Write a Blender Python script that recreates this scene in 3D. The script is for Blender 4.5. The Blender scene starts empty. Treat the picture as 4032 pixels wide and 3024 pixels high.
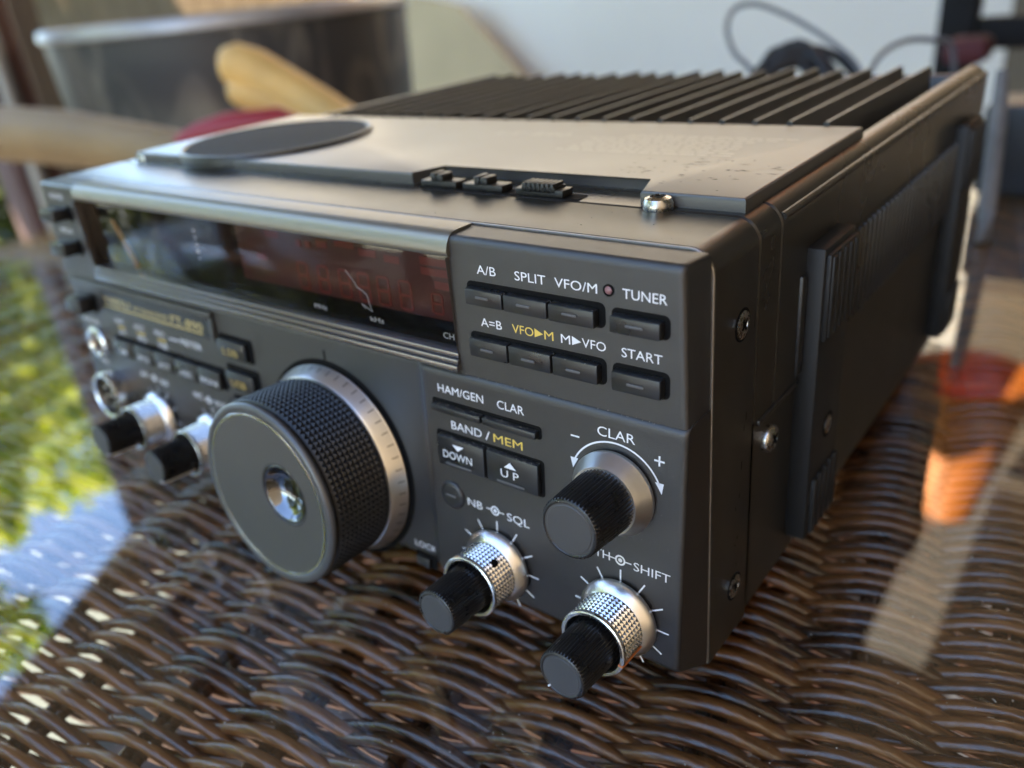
import bpy, bmesh, math, random
import numpy as np
from mathutils import Vector, Matrix

random.seed(7); rng = np.random.default_rng(11)
S = bpy.context.scene
COL = S.collection
MM = 0.001
rad = math.radians

# ------------------------------------------------------------------ camera, sky, sun, exposure
cd = bpy.data.cameras.new('camera'); cam = bpy.data.objects.new('camera', cd); COL.objects.link(cam)
_r = Vector((0.79114, 0.60431, -0.09442)); _d = Vector((0.20327, -0.40538, -0.89126)); _f = Vector((-0.57687, 0.68592, -0.44355))
M = Matrix((( _r.x, -_d.x, -_f.x, 297.35*MM), (_r.y, -_d.y, -_f.y, -118.57*MM), (_r.z, -_d.z, -_f.z, 138.92*MM), (0, 0, 0, 1)))
cam.matrix_world = M
cd.sensor_width = 36.0; cd.lens = 28.738; cd.clip_start = 0.01; cd.clip_end = 400
cd.dof.use_dof = True; cd.dof.focus_distance = 0.162; cd.dof.aperture_fstop = 9.8
S.camera = cam

SUN_AZ, SUN_EL = 215.0, 66.0         # direction towards the sun, counter-clockwise from +X
w = bpy.data.worlds.new('World'); S.world = w; w.use_nodes = True
nt = w.node_tree; bg = nt.nodes['Background']
sky = nt.nodes.new('ShaderNodeTexSky'); sky.sky_type = 'NISHITA'; sky.sun_disc = False
sky.sun_elevation = rad(SUN_EL); sky.sun_rotation = rad(90 - SUN_AZ + 360); sky.air_density = 1.0; sky.dust_density = 0.1; sky.ozone_density = 6.0; sky.altitude = 2500
nt.links.new(sky.outputs[0], bg.inputs[0]); bg.inputs[1].default_value = 0.15
sl = bpy.data.lights.new('sun', 'SUN'); sl.energy = 5.0; sl.angle = rad(0.53); sl.color = (1.0, 0.93, 0.82)
so = bpy.data.objects.new('sun', sl); COL.objects.link(so)
sd = Vector((math.cos(rad(SUN_EL))*math.cos(rad(SUN_AZ)), math.cos(rad(SUN_EL))*math.sin(rad(SUN_AZ)), math.sin(rad(SUN_EL))))
so.rotation_euler = sd.to_track_quat('Z', 'Y').to_euler()
so.location = (-2, -2, 4)
vs = S.view_settings; S.display_settings.display_device = 'sRGB'
vs.view_transform = 'Standard'; vs.look = 'None'; vs.gamma = 1.0; vs.use_curve_mapping = False
vs.exposure = 3.45
vs.use_white_balance = True; vs.white_balance_temperature = 8000; vs.white_balance_tint = 10
cy = S.cycles
cy.max_bounces = 12; cy.transparent_max_bounces = 16; cy.glossy_bounces = 6; cy.diffuse_bounces = 5
cy.caustics_reflective = False; cy.caustics_refractive = False
cy.sample_clamp_indirect = 6.0
cy.use_denoising = True
try: cy.denoiser = 'OPENIMAGEDENOISE'
except Exception: pass

# ------------------------------------------------------------------ materials
def mat(name, col, rough=0.5, metal=0.0, spec=0.5, coat=0.0, coat_rough=0.1, var=0.0, var_scale=40.0, bump=0.0, bump_scale=900.0,
        rough_var=0.0, trans=0.0, aniso=None):
    m = bpy.data.materials.new(name); m.use_nodes = True
    n = m.node_tree; b = n.nodes['Principled BSDF']; L = n.links
    b.inputs['Base Color'].default_value = (*col, 1); b.inputs['Roughness'].default_value = rough
    b.inputs['Metallic'].default_value = metal; b.inputs['Specular IOR Level'].default_value = spec
    b.inputs['Coat Weight'].default_value = coat; b.inputs['Coat Roughness'].default_value = coat_rough
    tc = n.nodes.new('ShaderNodeTexCoord')
    if var > 0:
        nz = n.nodes.new('ShaderNodeTexNoise'); nz.inputs['Scale'].default_value = var_scale; nz.inputs['Detail'].default_value = 6
        L.new(tc.outputs['Object'], nz.inputs['Vector'])
        mx = n.nodes.new('ShaderNodeMix'); mx.data_type = 'RGBA'
        mx.inputs[6].default_value = (*[c*(1-var) for c in col], 1); mx.inputs[7].default_value = (*[min(1, c*(1+var)) for c in col], 1)
        L.new(nz.outputs['Fac'], mx.inputs[0]); L.new(mx.outputs[2], b.inputs['Base Color'])
        if rough_var > 0:
            mr = n.nodes.new('ShaderNodeMapRange'); mr.inputs['From Min'].default_value = .3; mr.inputs['From Max'].default_value = .7
            mr.inputs['To Min'].default_value = max(.02, rough-rough_var); mr.inputs['To Max'].default_value = min(1, rough+rough_var)
            L.new(nz.outputs['Fac'], mr.inputs['Value']); L.new(mr.outputs[0], b.inputs['Roughness'])
    if bump > 0:
        n2 = n.nodes.new('ShaderNodeTexNoise'); n2.inputs['Scale'].default_value = bump_scale; n2.inputs['Detail'].default_value = 3
        L.new(tc.outputs['Object'], n2.inputs['Vector'])
        bp = n.nodes.new('ShaderNodeBump'); bp.inputs['Strength'].default_value = bump; bp.inputs['Distance'].default_value = 0.0002
        L.new(n2.outputs['Fac'], bp.inputs['Height']); L.new(bp.outputs[0], b.inputs['Normal'])
    return m

M_panel = mat('panel_plastic', (.0155, .0142, .0132), .33, spec=.75, var=.15, var_scale=60, rough_var=.03, bump=.45, bump_scale=7500)
M_bezel = mat('bezel_satin_metal', (.26, .24, .20), .42, metal=.85, bump=.15, bump_scale=3500)
M_trim = mat('window_trim', (.20, .19, .18), .25, metal=.8)
M_frame = mat('frame_paint', (.019, .0175, .0142), .34, spec=.45, var=.12, var_scale=45, rough_var=.02, bump=.2, bump_scale=6000)
M_cover = mat('cover_paint', (.0155, .0145, .012), .28, spec=.5, var=.12, var_scale=30, rough_var=.02, bump=.2, bump_scale=6000)
M_plate = mat('plate_paint', (.095, .088, .078), .36, metal=.38, spec=.6, var=.08, var_scale=35, rough_var=.02, bump=.10, bump_scale=1800)
M_fin = mat('heat_sink_black', (.032, .029, .024), .42, spec=.5, var=.3, var_scale=80)
M_rubber = mat('rail_plastic', (.011, .011, .0105), .50, spec=.35, var=.2, var_scale=60, bump=.2, bump_scale=1500)
M_gap = mat('gap_black', (.004, .004, .004), .8, spec=.1)
M_seam = mat('seam_edge_worn', (.30, .28, .25), .35, metal=.7, var=.3, var_scale=300)
M_button = mat('button_plastic', (.014, .0147, .0154), .33, spec=.5, var=.3, var_scale=120, rough_var=.08, bump=.12, bump_scale=2500)
M_dust = mat('dusty_black', (.012, .012, .012), .85, spec=.15, var=.9, var_scale=1500)
M_bar = mat('index_bar', (.085, .085, .085), .35, spec=.5)
M_white = mat('white_print', (.78, .78, .78), .5)
M_yellow = mat('yellow_print', (.75, .52, .10), .5)
M_gold = mat('gold_print', (.80, .58, .24), .28, metal=.8)
M_dim = mat('dim_print', (.26, .25, .24), .5)
M_metal = mat('turned_aluminium', (.62, .61, .59), .24, metal=1.0, var=.12, var_scale=200, rough_var=.06)
M_chrome = mat('bright_edge', (.55, .55, .54), .14, metal=1.0)
M_knob = mat('knob_black', (.010, .010, .010), .32, spec=.45, var=.4, var_scale=300, rough_var=.1)
M_dialface = mat('dial_face_grey', (.085, .086, .085), .33, metal=.4, spec=.5, var=.06, var_scale=90, bump=.08, bump_scale=2500)
M_face = mat('knob_face', (.06, .063, .067), .40, metal=.35, spec=.5, var=.12, var_scale=120, bump=.08, bump_scale=2500)
M_grip = mat('dial_grip_rubber', (.010, .011, .012), .42, spec=.4)
M_screw = mat('screw_black_chrome', (.42, .40, .36), .28, metal=1.0, var=.4, var_scale=900, rough_var=.1)
M_ledred = mat('lamp_lens', (.26, .12, .12), .25, spec=.5)
M_orange = mat('needle_orange', (.85, .33, .05), .5)
M_bone = mat('pointer_orange', (.55, .16, .04), .5)
M_redback = mat('display_red_filter', (.066, .003, .004), .5, var=.3, var_scale=120)
M_redseg = mat('display_red_segment', (.20, .010, .009), .5)
M_black = mat('black_plastic', (.015, .015, .016), .45, var=.3, var_scale=60)

def brushed(name, col, rough):
    m = mat(name, col, rough, metal=1.0); n = m.node_tree; b = n.nodes['Principled BSDF']
    tc = n.nodes.new('ShaderNodeTexCoord'); mp = n.nodes.new('ShaderNodeMapping'); mp.inputs['Scale'].default_value = (500, 9000, 500)
    nz = n.nodes.new('ShaderNodeTexNoise'); nz.inputs['Scale'].default_value = 1.0; nz.inputs['Detail'].default_value = 2
    bp = n.nodes.new('ShaderNodeBump'); bp.inputs['Strength'].default_value = .25; bp.inputs['Distance'].default_value = .00005
    n.links.new(tc.outputs['Object'], mp.inputs[0]); n.links.new(mp.outputs[0], nz.inputs['Vector'])
    n.links.new(nz.outputs['Fac'], bp.inputs['Height']); n.links.new(bp.outputs[0], b.inputs['Normal'])
    return m
M_ring = brushed('brushed_ring', (.64, .63, .61), .29)

def sheet_glass(name, tint, f0=.045, gloss_rough=0.0, smoke=None):
    m = bpy.data.materials.new(name); m.use_nodes = True
    n = m.node_tree; n.nodes.clear(); L = n.links
    out = n.nodes.new('ShaderNodeOutputMaterial'); mix = n.nodes.new('ShaderNodeMixShader')
    tr = n.nodes.new('ShaderNodeBsdfTransparent'); tr.inputs[0].default_value = (*tint, 1)
    gl = n.nodes.new('ShaderNodeBsdfGlossy'); gl.inputs['Roughness'].default_value = gloss_rough
    lw = n.nodes.new('ShaderNodeLayerWeight'); lw.inputs['Blend'].default_value = .5
    p = n.nodes.new('ShaderNodeMath'); p.operation = 'POWER'; p.inputs[1].default_value = 5
    a = n.nodes.new('ShaderNodeMath'); a.operation = 'MULTIPLY_ADD'; a.inputs[1].default_value = 1-f0; a.inputs[2].default_value = f0
    L.new(lw.outputs['Facing'], p.inputs[0]); L.new(p.outputs[0], a.inputs[0]); L.new(a.outputs[0], mix.inputs[0])
    L.new(tr.outputs[0], mix.inputs[1]); L.new(gl.outputs[0], mix.inputs[2]); L.new(mix.outputs[0], out.inputs[0])
    return m
M_glass = sheet_glass('table_glass', (.95, .97, .96), f0=.07)
M_window = sheet_glass('smoked_window', (.74, .72, .72), f0=.016, gloss_rough=.03)

def wicker_material():
    m = bpy.data.materials.new('dark_wicker'); m.use_nodes = True
    n = m.node_tree; b = n.nodes['Principled BSDF']; L = n.links
    tc = n.nodes.new('ShaderNodeTexCoord'); mp = n.nodes.new('ShaderNodeMapping')
    mp.inputs['Rotation'].default_value = (0, 0, -rad(11.3)); mp.inputs['Scale'].default_value = (40, 900, 200)
    nz = n.nodes.new('ShaderNodeTexNoise'); nz.inputs['Scale'].default_value = 1; nz.inputs['Detail'].default_value = 5
    L.new(tc.outputs['Object'], mp.inputs[0]); L.new(mp.outputs[0], nz.inputs['Vector'])
    at = n.nodes.new('ShaderNodeAttribute'); at.attribute_name = 'strand'
    ad = n.nodes.new('ShaderNodeMath'); ad.operation = 'MULTIPLY_ADD'; ad.inputs[1].default_value = .55
    L.new(at.outputs['Fac'], ad.inputs[0]); L.new(nz.outputs['Fac'], ad.inputs[2])
    rp = n.nodes.new('ShaderNodeValToRGB'); e = rp.color_ramp.elements
    e[0].position = .36; e[0].color = (.014, .007, .004, 1); e[1].position = 1.0; e[1].color = (.26, .095, .028, 1)
    k = e.new(.72); k.color = (.115, .038, .012, 1)
    L.new(ad.outputs[0], rp.inputs[0]); L.new(rp.outputs[0], b.inputs['Base Color'])
    b.inputs['Roughness'].default_value = .24; b.inputs['Specular IOR Level'].default_value = .6
    b.inputs['Coat Weight'].default_value = .15; b.inputs['Coat Roughness'].default_value = .12
    bp = n.nodes.new('ShaderNodeBump'); bp.inputs['Strength'].default_value = .5; bp.inputs['Distance'].default_value = .0004
    L.new(nz.outputs['Fac'], bp.inputs['Height']); L.new(bp.outputs[0], b.inputs['Normal'])
    return m
M_wicker = wicker_material()

# ------------------------------------------------------------------ mesh helpers (all builders work in millimetres)
class MB:
    def __init__(s): s.v = []; s.f = []
    def add(s, vs, fs):
        o = len(s.v); s.v.extend([tuple(p) for p in vs]); s.f.extend([tuple(i+o for i in f) for f in fs]); return s
    def box(s, x0, x1, y0, y1, z0, z1, bev=0.0, seg=2, fn=None):
        bm = bmesh.new()
        vs = [bm.verts.new(p) for p in ((x0,y0,z0),(x1,y0,z0),(x1,y1,z0),(x0,y1,z0),(x0,y0,z1),(x1,y0,z1),(x1,y1,z1),(x0,y1,z1))]
        for q in ((0,3,2,1),(4,5,6,7),(0,1,5,4),(1,2,6,5),(2,3,7,6),(3,0,4,7)): bm.faces.new([vs[i] for i in q])
        if bev: bmesh.ops.bevel(bm, geom=list(bm.edges), offset=bev, segments=seg, profile=.5, affect='EDGES')
        return s.bm(bm, fn)
    def bm(s, bm, fn=None):
        bm.verts.index_update()
        vs = [tuple(v.co) for v in bm.verts]
        if fn: vs = [fn(*p) for p in vs]
        s.add(vs, [[v.index for v in f.verts] for f in bm.faces]); bm.free(); return s
    def prism(s, poly, a0, a1, bev=0.0, fn=None, seg=2, bev_bottom=False):
        """poly in (p,q) extruded along r from a0 to a1; fn maps (p,q,r) to xyz"""
        bm = bmesh.new()
        lo = [bm.verts.new((p, q, a0)) for p, q in poly]; hi = [bm.verts.new((p, q, a1)) for p, q in poly]
        n = len(poly)
        bm.faces.new(lo[::-1]); top = bm.faces.new(hi)
        for i in range(n): bm.faces.new((lo[i], lo[(i+1) % n], hi[(i+1) % n], hi[i]))
        if bev:
            ed = list(top.edges)
            if bev_bottom: ed = list(bm.edges)
            bmesh.ops.bevel(bm, geom=ed, offset=bev, segments=seg, profile=.5, affect='EDGES')
        return s.bm(bm, fn)
    def loft(s, secs, cap=True, closed=True):
        n = len(secs[0]); vs = [p for c in secs for p in c]; fs = []
        for k in range(len(secs)-1):
            for i in range(n if closed else n-1):
                j = (i+1) % n; fs.append((k*n+i, k*n+j, (k+1)*n+j, (k+1)*n+i))
        if cap: fs.append(tuple(range(n))[::-1]); fs.append(tuple((len(secs)-1)*n+i for i in range(n)))
        return s.add(vs, fs)
    def lathe(s, prof, fn, n=64, cap0=True, cap1=True):
        """prof: (r, s) list; fn(x,z,s) places it; axis at 0,0"""
        secs = [[fn(r*math.cos(2*math.pi*i/n), r*math.sin(2*math.pi*i/n), q) for i in range(n)] for r, q in prof]
        m = len(secs); vs = [p for c in secs for p in c]; fs = []
        for k in range(m-1):
            for i in range(n):
                j = (i+1) % n; fs.append((k*n+i, k*n+j, (k+1)*n+j, (k+1)*n+i))
        if cap0: fs.append(tuple(range(n))[::-1])
        if cap1: fs.append(tuple((m-1)*n+i for i in range(n)))
        return s.add(vs, fs)
    def tube(s, pts, r, n=8, cap=True):
        P = [Vector(p) for p in pts]; secs = []
        for i, p in enumerate(P):
            t = (P[min(i+1, len(P)-1)]-P[max(i-1, 0)]).normalized()
            up = Vector((0, 0, 1)) if abs(t.z) < .9 else Vector((1, 0, 0))
            a = t.cross(up).normalized(); b = t.cross(a)
            rr = r[i] if isinstance(r, (list, tuple)) else r
            secs.append([tuple(p+a*rr*math.cos(2*math.pi*k/n)+b*rr*math.sin(2*math.pi*k/n)) for k in range(n)])
        return s.loft(secs, cap)

def link(o, parent):
    COL.objects.link(o)
    if parent is not None:
        o.parent = parent
        if parent.get('_root'): o.matrix_parent_inverse = Matrix.Translation(-parent.location)
def mk(name, mb, m, parent=None, ang=35.0, label=None, flat=False):
    me = bpy.data.meshes.new(name); me.from_pydata([(x*MM, y*MM, z*MM) for x, y, z in mb.v], [], mb.f)
    bm = bmesh.new(); bm.from_mesh(me)
    bmesh.ops.recalc_face_normals(bm, faces=list(bm.faces))
    la = rad(ang)
    for e in bm.edges:
        if len(e.link_faces) == 2 and e.calc_face_angle(0) > la: e.smooth = False
    for f in bm.faces: f.smooth = not flat
    bm.to_mesh(me); bm.free(); me.materials.append(m)
    o = bpy.data.objects.new(name, me); link(o, parent)
    if label: o['label'] = label
    return o
def root(name, loc, label, cat, group=None):
    o = bpy.data.objects.new(name, None); o.location = Vector(loc)*MM; o['_root'] = 1; COL.objects.link(o)
    o.empty_display_size = .02
    o['label'] = label; o['category'] = cat
    if group: o['group'] = group
    return o
def tag(o, label=None, cat=None, group=None, kind=None):
    for k, v in (('label', label), ('category', cat), ('group', group), ('kind', kind)):
        if v: o[k] = v
    return o

# ------------------------------------------------------------------ the setting (structure)
GZ = -720.0                           # patio floor; the table glass is at z = -13
floor_m = mat('concrete', (.032, .042, .047), .8, var=.2, var_scale=6, bump=.3, bump_scale=80)
pav_m = mat('mauve_paving', (.085, .060, .060), .8, var=.25, var_scale=9, bump=.3, bump_scale=80)
b = MB().add([(-60000,-60000,GZ),(60000,-60000,GZ),(60000,60000,GZ),(-60000,60000,GZ)], [(0,1,2,3)])
tag(mk('ground', b, floor_m), kind='structure')
b = MB().add([(-900,-1200,GZ+4),(1290,-1200,GZ+4),(1290,2590,GZ+4),(-150,2590,GZ+4)], [(0,1,2,3)])
tag(mk('paving', b, pav_m), kind='structure')

# patio roof that shades the table; its left edge shows mirrored in the glass
roof_m = mat('rafter_wood', (.085, .065, .05), .7, var=.3, var_scale=8)
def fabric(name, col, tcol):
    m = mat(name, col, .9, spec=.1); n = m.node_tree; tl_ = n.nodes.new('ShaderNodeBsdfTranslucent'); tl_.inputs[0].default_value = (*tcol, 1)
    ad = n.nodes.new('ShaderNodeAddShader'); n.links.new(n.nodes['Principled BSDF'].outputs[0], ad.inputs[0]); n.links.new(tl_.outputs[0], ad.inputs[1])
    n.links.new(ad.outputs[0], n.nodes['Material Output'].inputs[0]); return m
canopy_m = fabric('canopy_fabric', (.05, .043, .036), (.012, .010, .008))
RP = [(1300,-620), (-1420,-620), (-2443,901), (-3000,1650), (-3000,2390), (-500,2390), (-380,1650), (70,1650), (70,2590), (1300,2590)]  # far edge and notch shaped to set where sun and shade fall behind
light_block_m = mat('light_block_siding', (.17, .135, .095), .75, var=.2, var_scale=5)
tag(mk('light_block_wall', MB().box(1300, 1480, -4500, 2600, GZ, 2400).box(-109, 1480, 2601, 2760, GZ, 2600).box(-1400, -109.5, 2602, 2760, 1501, 2600), light_block_m), 'dark brown wall added out of view to block light on the right of the table', 'wall')  # unseen wall added to block light at the right and rear
r_roof = root('patio_canopy', (0, 300, 1500), 'cream fabric canopy on wooden rafters over the table, its straight edge mirrored in the glass', 'canopy')
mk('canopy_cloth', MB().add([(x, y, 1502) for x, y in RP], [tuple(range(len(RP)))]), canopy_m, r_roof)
raft = MB()
for x in (-1300, -700, -100, 500, 1100): raft.box(x-30, x+30, -600, 1640, 1420, 1499)
mk('rafter', raft, roof_m, r_roof)
mk('post', MB().box(-1330, -1270, -600, -540, GZ, 1419, 4), roof_m, r_roof)
mk('post', MB().box(-2380, -2300, 1000, 1080, GZ, 1499, 4), roof_m, r_roof)

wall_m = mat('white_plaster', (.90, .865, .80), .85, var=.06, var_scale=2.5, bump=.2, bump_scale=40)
tag(mk('plaster_wall', MB().box(-4300, -110, 2600, 2760, GZ, 1500), wall_m), 'white plaster wall behind the radio', 'wall')
tan_m = mat('tan_board', (.60, .46, .28), .7, var=.2, var_scale=5)
tag(mk('board', MB().prism([(-2520,GZ),(-1500,GZ),(-1620,-250),(-1950,60),(-2520,190)], 2470, 2500, fn=lambda p,q,r:(p, r, q)), tan_m),
    'tan slanted board standing before the white wall, right of the grey bin', 'board')
fence_m = mat('brown_fence', (.17, .115, .065), .8, var=.35, var_scale=9)
fr = root('fence', (-3300, 2100, GZ), 'brown wooden fence behind the grey bin', 'fence')
fb = MB(); ax, ay, bx, by = -2560, 2520, -4300, 1900
for i in range(16):
    t0, t1 = i/16, (i+.94)/16
    p0 = (ax+(bx-ax)*t0, ay+(by-ay)*t0); p1 = (ax+(bx-ax)*t1, ay+(by-ay)*t1)
    fb.prism([p0, p1, (p1[0]+10, p1[1]+28), (p0[0]+10, p0[1]+28)], GZ+40, 330+random.uniform(-12, 12), fn=lambda p,q,r:(p,q,r))
mk('fence_boards', fb, fence_m, fr)

def leaf_cloud(mb, cx, cy, cz, rx, ry, rz, n, size):
    for _ in range(n):
        d = rng.normal(size=3); d /= np.linalg.norm(d); rr = rng.uniform(.45, 1.0)**.6
        p = Vector((cx+d[0]*rx*rr, cy+d[1]*ry*rr, cz+d[2]*rz*rr))
        a = Vector(rng.normal(size=3)).normalized(); c = a.cross(Vector(rng.normal(size=3))).normalized()
        s_ = size*rng.uniform(.6, 1.4)
        mb.add([p-a*s_, p+c*s_*.45, p+a*s_, p-c*s_*.45], [(0,1,2,3)])
def leaf_mat(name, c0, c1):
    m = mat(name, c0, .45); n = m.node_tree; b_ = n.nodes['Principled BSDF']; L = n.links
    nz = n.nodes.new('ShaderNodeTexNoise'); nz.inputs['Scale'].default_value = 3; tc = n.nodes.new('ShaderNodeTexCoord')
    L.new(tc.outputs['Object'], nz.inputs['Vector'])
    mx = n.nodes.new('ShaderNodeMix'); mx.data_type = 'RGBA'; mx.inputs[6].default_value = (*c0, 1); mx.inputs[7].default_value = (*c1, 1)
    mr = n.nodes.new('ShaderNodeMapRange'); mr.inputs['From Min'].default_value = .35; mr.inputs['From Max'].default_value = .65
    L.new(nz.outputs['Fac'], mr.inputs[0]); L.new(mr.outputs[0], mx.inputs[0]); L.new(mx.outputs[2], b_.inputs['Base Color'])
    tl = n.nodes.new('ShaderNodeBsdfTranslucent'); L.new(mx.outputs[2], tl.inputs[0])
    ms = n.nodes.new('ShaderNodeMixShader'); ms.inputs[0].default_value = .5
    out = n.nodes['Material Output']; L.new(b_.outputs[0], ms.inputs[1]); L.new(tl.outputs[0], ms.inputs[2]); L.new(ms.outputs[0], out.inputs[0])
    return m
bark_m = mat('bark', (.09, .065, .045), .9, var=.4, var_scale=30)
leaf_y = leaf_mat('yellow_green_leaf', (.24, .36, .04), (.56, .62, .07))
leaf_g = leaf_mat('green_leaf', (.06, .10, .025), (.14, .17, .03))
tr = root('tree', (-4400, 1400, GZ), 'yellow-green leafy tree mirrored in the left of the glass table', 'tree')
tb = MB(); tb.tube([(-4400,1400,GZ),(-4390,1380,100),(-4360,1370,800),(-4320,1360,1500)], [110,90,70,30], 10)
for a in range(7):
    an = a*.9; tb.tube([(-4380,1375,500+a*110),(-4380+430*math.cos(an),1375+430*math.sin(an),850+a*110),(-4380+800*math.cos(an),1375+800*math.sin(an),1000+a*130)],[36,22,8],6)
mk('trunk', tb, bark_m, tr)
lb = MB()
for (cx,cy,cz,rx,ry,rz,n) in ((-4200,1300,900,700,650,480,1700),(-4500,1700,1450,600,600,480,1200),(-3900,950,1350,480,450,420,1100),(-4500,900,800,600,500,500,1200),(-4200,1350,1900,450,420,330,600),(-3700,700,1750,300,280,230,320),(-2750,420,1800,200,170,130,130),(-2800,150,1560,160,170,120,110)):
    leaf_cloud(lb, cx,cy,cz,rx,ry,rz,n,62)
mk('crown', lb, leaf_y, tr, flat=True)
t2 = root('tree', (-2500, -1700, GZ), 'broad yellow-green tree mirrored in the bezel and knob rings', 'tree')
tb = MB(); tb.tube([(-2500,-1700,GZ),(-2490,-1690,300),(-2450,-1680,1200)], [100,80,40], 10)
for a in range(6):
    an = a*1.05; tb.tube([(-2490,-1690,300+a*110),(-2490+380*math.cos(an),-1690+380*math.sin(an),750+a*130)],[30,10],6)
mk('trunk', tb, bark_m, t2)
lb = MB()
for (cx,cy,cz,rx,ry,rz,n) in ((-2500,-1700,1150,800,800,560,1700),(-2900,-900,700,500,600,500,900),(-2000,-2300,900,600,500,500,900),(-2500,-1600,1900,500,500,350,600),(-2050,-2350,1750,650,550,560,1000),(-2900,-1200,1500,500,500,450,600)):
    leaf_cloud(lb, cx,cy,cz,rx,ry,rz,n,62)
mk('crown', lb, leaf_y, t2, flat=True)
hd = root('filler_hedge', (-3500, -2000, GZ), 'long dark green hedge put in out of view to darken the display window', 'filler_hedge')  # added out of view so the display window mirrors dark foliage
lb = MB()
for i in range(9): leaf_cloud(lb, -3700+i*60+rng.uniform(-80,80), 100-i*520, -160+rng.uniform(-60,120), 480, 430, 640, 750, 58)
mk('foliage', lb, leaf_g, hd, flat=True)
for i in range(9): mk('stem', MB().tube([(-3700+i*60, 100-i*520, GZ), (-3690+i*60, 90-i*520, -100)], [30, 10], 6), bark_m, hd)
t3 = root('tree', (-1500, -3000, GZ), 'dark green spreading tree mirrored in the display window', 'tree')
tb = MB(); tb.tube([(-1500,-3000,GZ),(-1490,-2990,300),(-1450,-2980,1300)], [120,95,50], 10)
for a in range(6):
    an = a*1.05; tb.tube([(-1490,-2990,300+a*120),(-1490+480*math.cos(an),-2990+480*math.sin(an),800+a*150)],[34,11],6)
mk('trunk', tb, bark_m, t3)
lb = MB()
for (cx,cy,cz,rx,ry,rz,n) in ((-1500,-3000,1150,1100,900,850,2600),(-2400,-2700,500,700,600,700,1300),(-700,-3100,900,700,600,800,1300),(-1500,-2900,2100,700,600,450,900),(-2300,-2600,1600,500,500,450,700)):
    leaf_cloud(lb, cx,cy,cz,rx,ry,rz,n,62)
mk('crown', lb, leaf_mat('mid_green_leaf', (.10, .14, .02), (.34, .36, .04)), t3, flat=True)
hr = root('shrub', (-3300, 900, GZ), 'dark green shrub left of the mauve post', 'shrub')
sb = MB()
for a in range(6): sb.tube([(-3300,900,GZ),(-3300+260*math.cos(a),900+260*math.sin(a),-250)],[14,5],5)
mk('stem', sb, bark_m, hr)
lb = MB(); leaf_cloud(lb,-3300,900,-330,520,480,340,1500,48); leaf_cloud(lb,-3600,1250,-100,420,400,400,900,48)
mk('foliage', lb, leaf_g, hr, flat=True)

# ------------------------------------------------------------------ wicker table with a glass top
tbl = root('wicker_table', (95, 90, GZ), 'dark brown wicker table with a clear glass top under the radio', 'table')
TX0, TX1, TY0, TY1 = -430, 620, -360, 560
def rrect(x0, x1, y0, y1, r, n=10):
    out = []
    for cx, cy, a0 in ((x1-r, y1-r, 0), (x0+r, y1-r, 90), (x0+r, y0+r, 180), (x1-r, y0+r, 270)):
        for k in range(n+1):
            a = rad(a0+90*k/n); out.append((cx+r*math.cos(a), cy+r*math.sin(a)))
    return out
ident = lambda p, q, r: (p, q, r)
mk('glass_top', MB().prism(rrect(TX0,TX1,TY0,TY1,60), -18, -13, .6, ident, 2, True), M_glass, tbl)
UA = math.atan(.2); eu = (math.cos(UA), math.sin(UA)); ev = (-math.sin(UA), math.cos(UA))
U0, PIT, ZC, AMP, RS = 107.9, 32.0, -24.8, 3.9, 1.68
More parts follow.
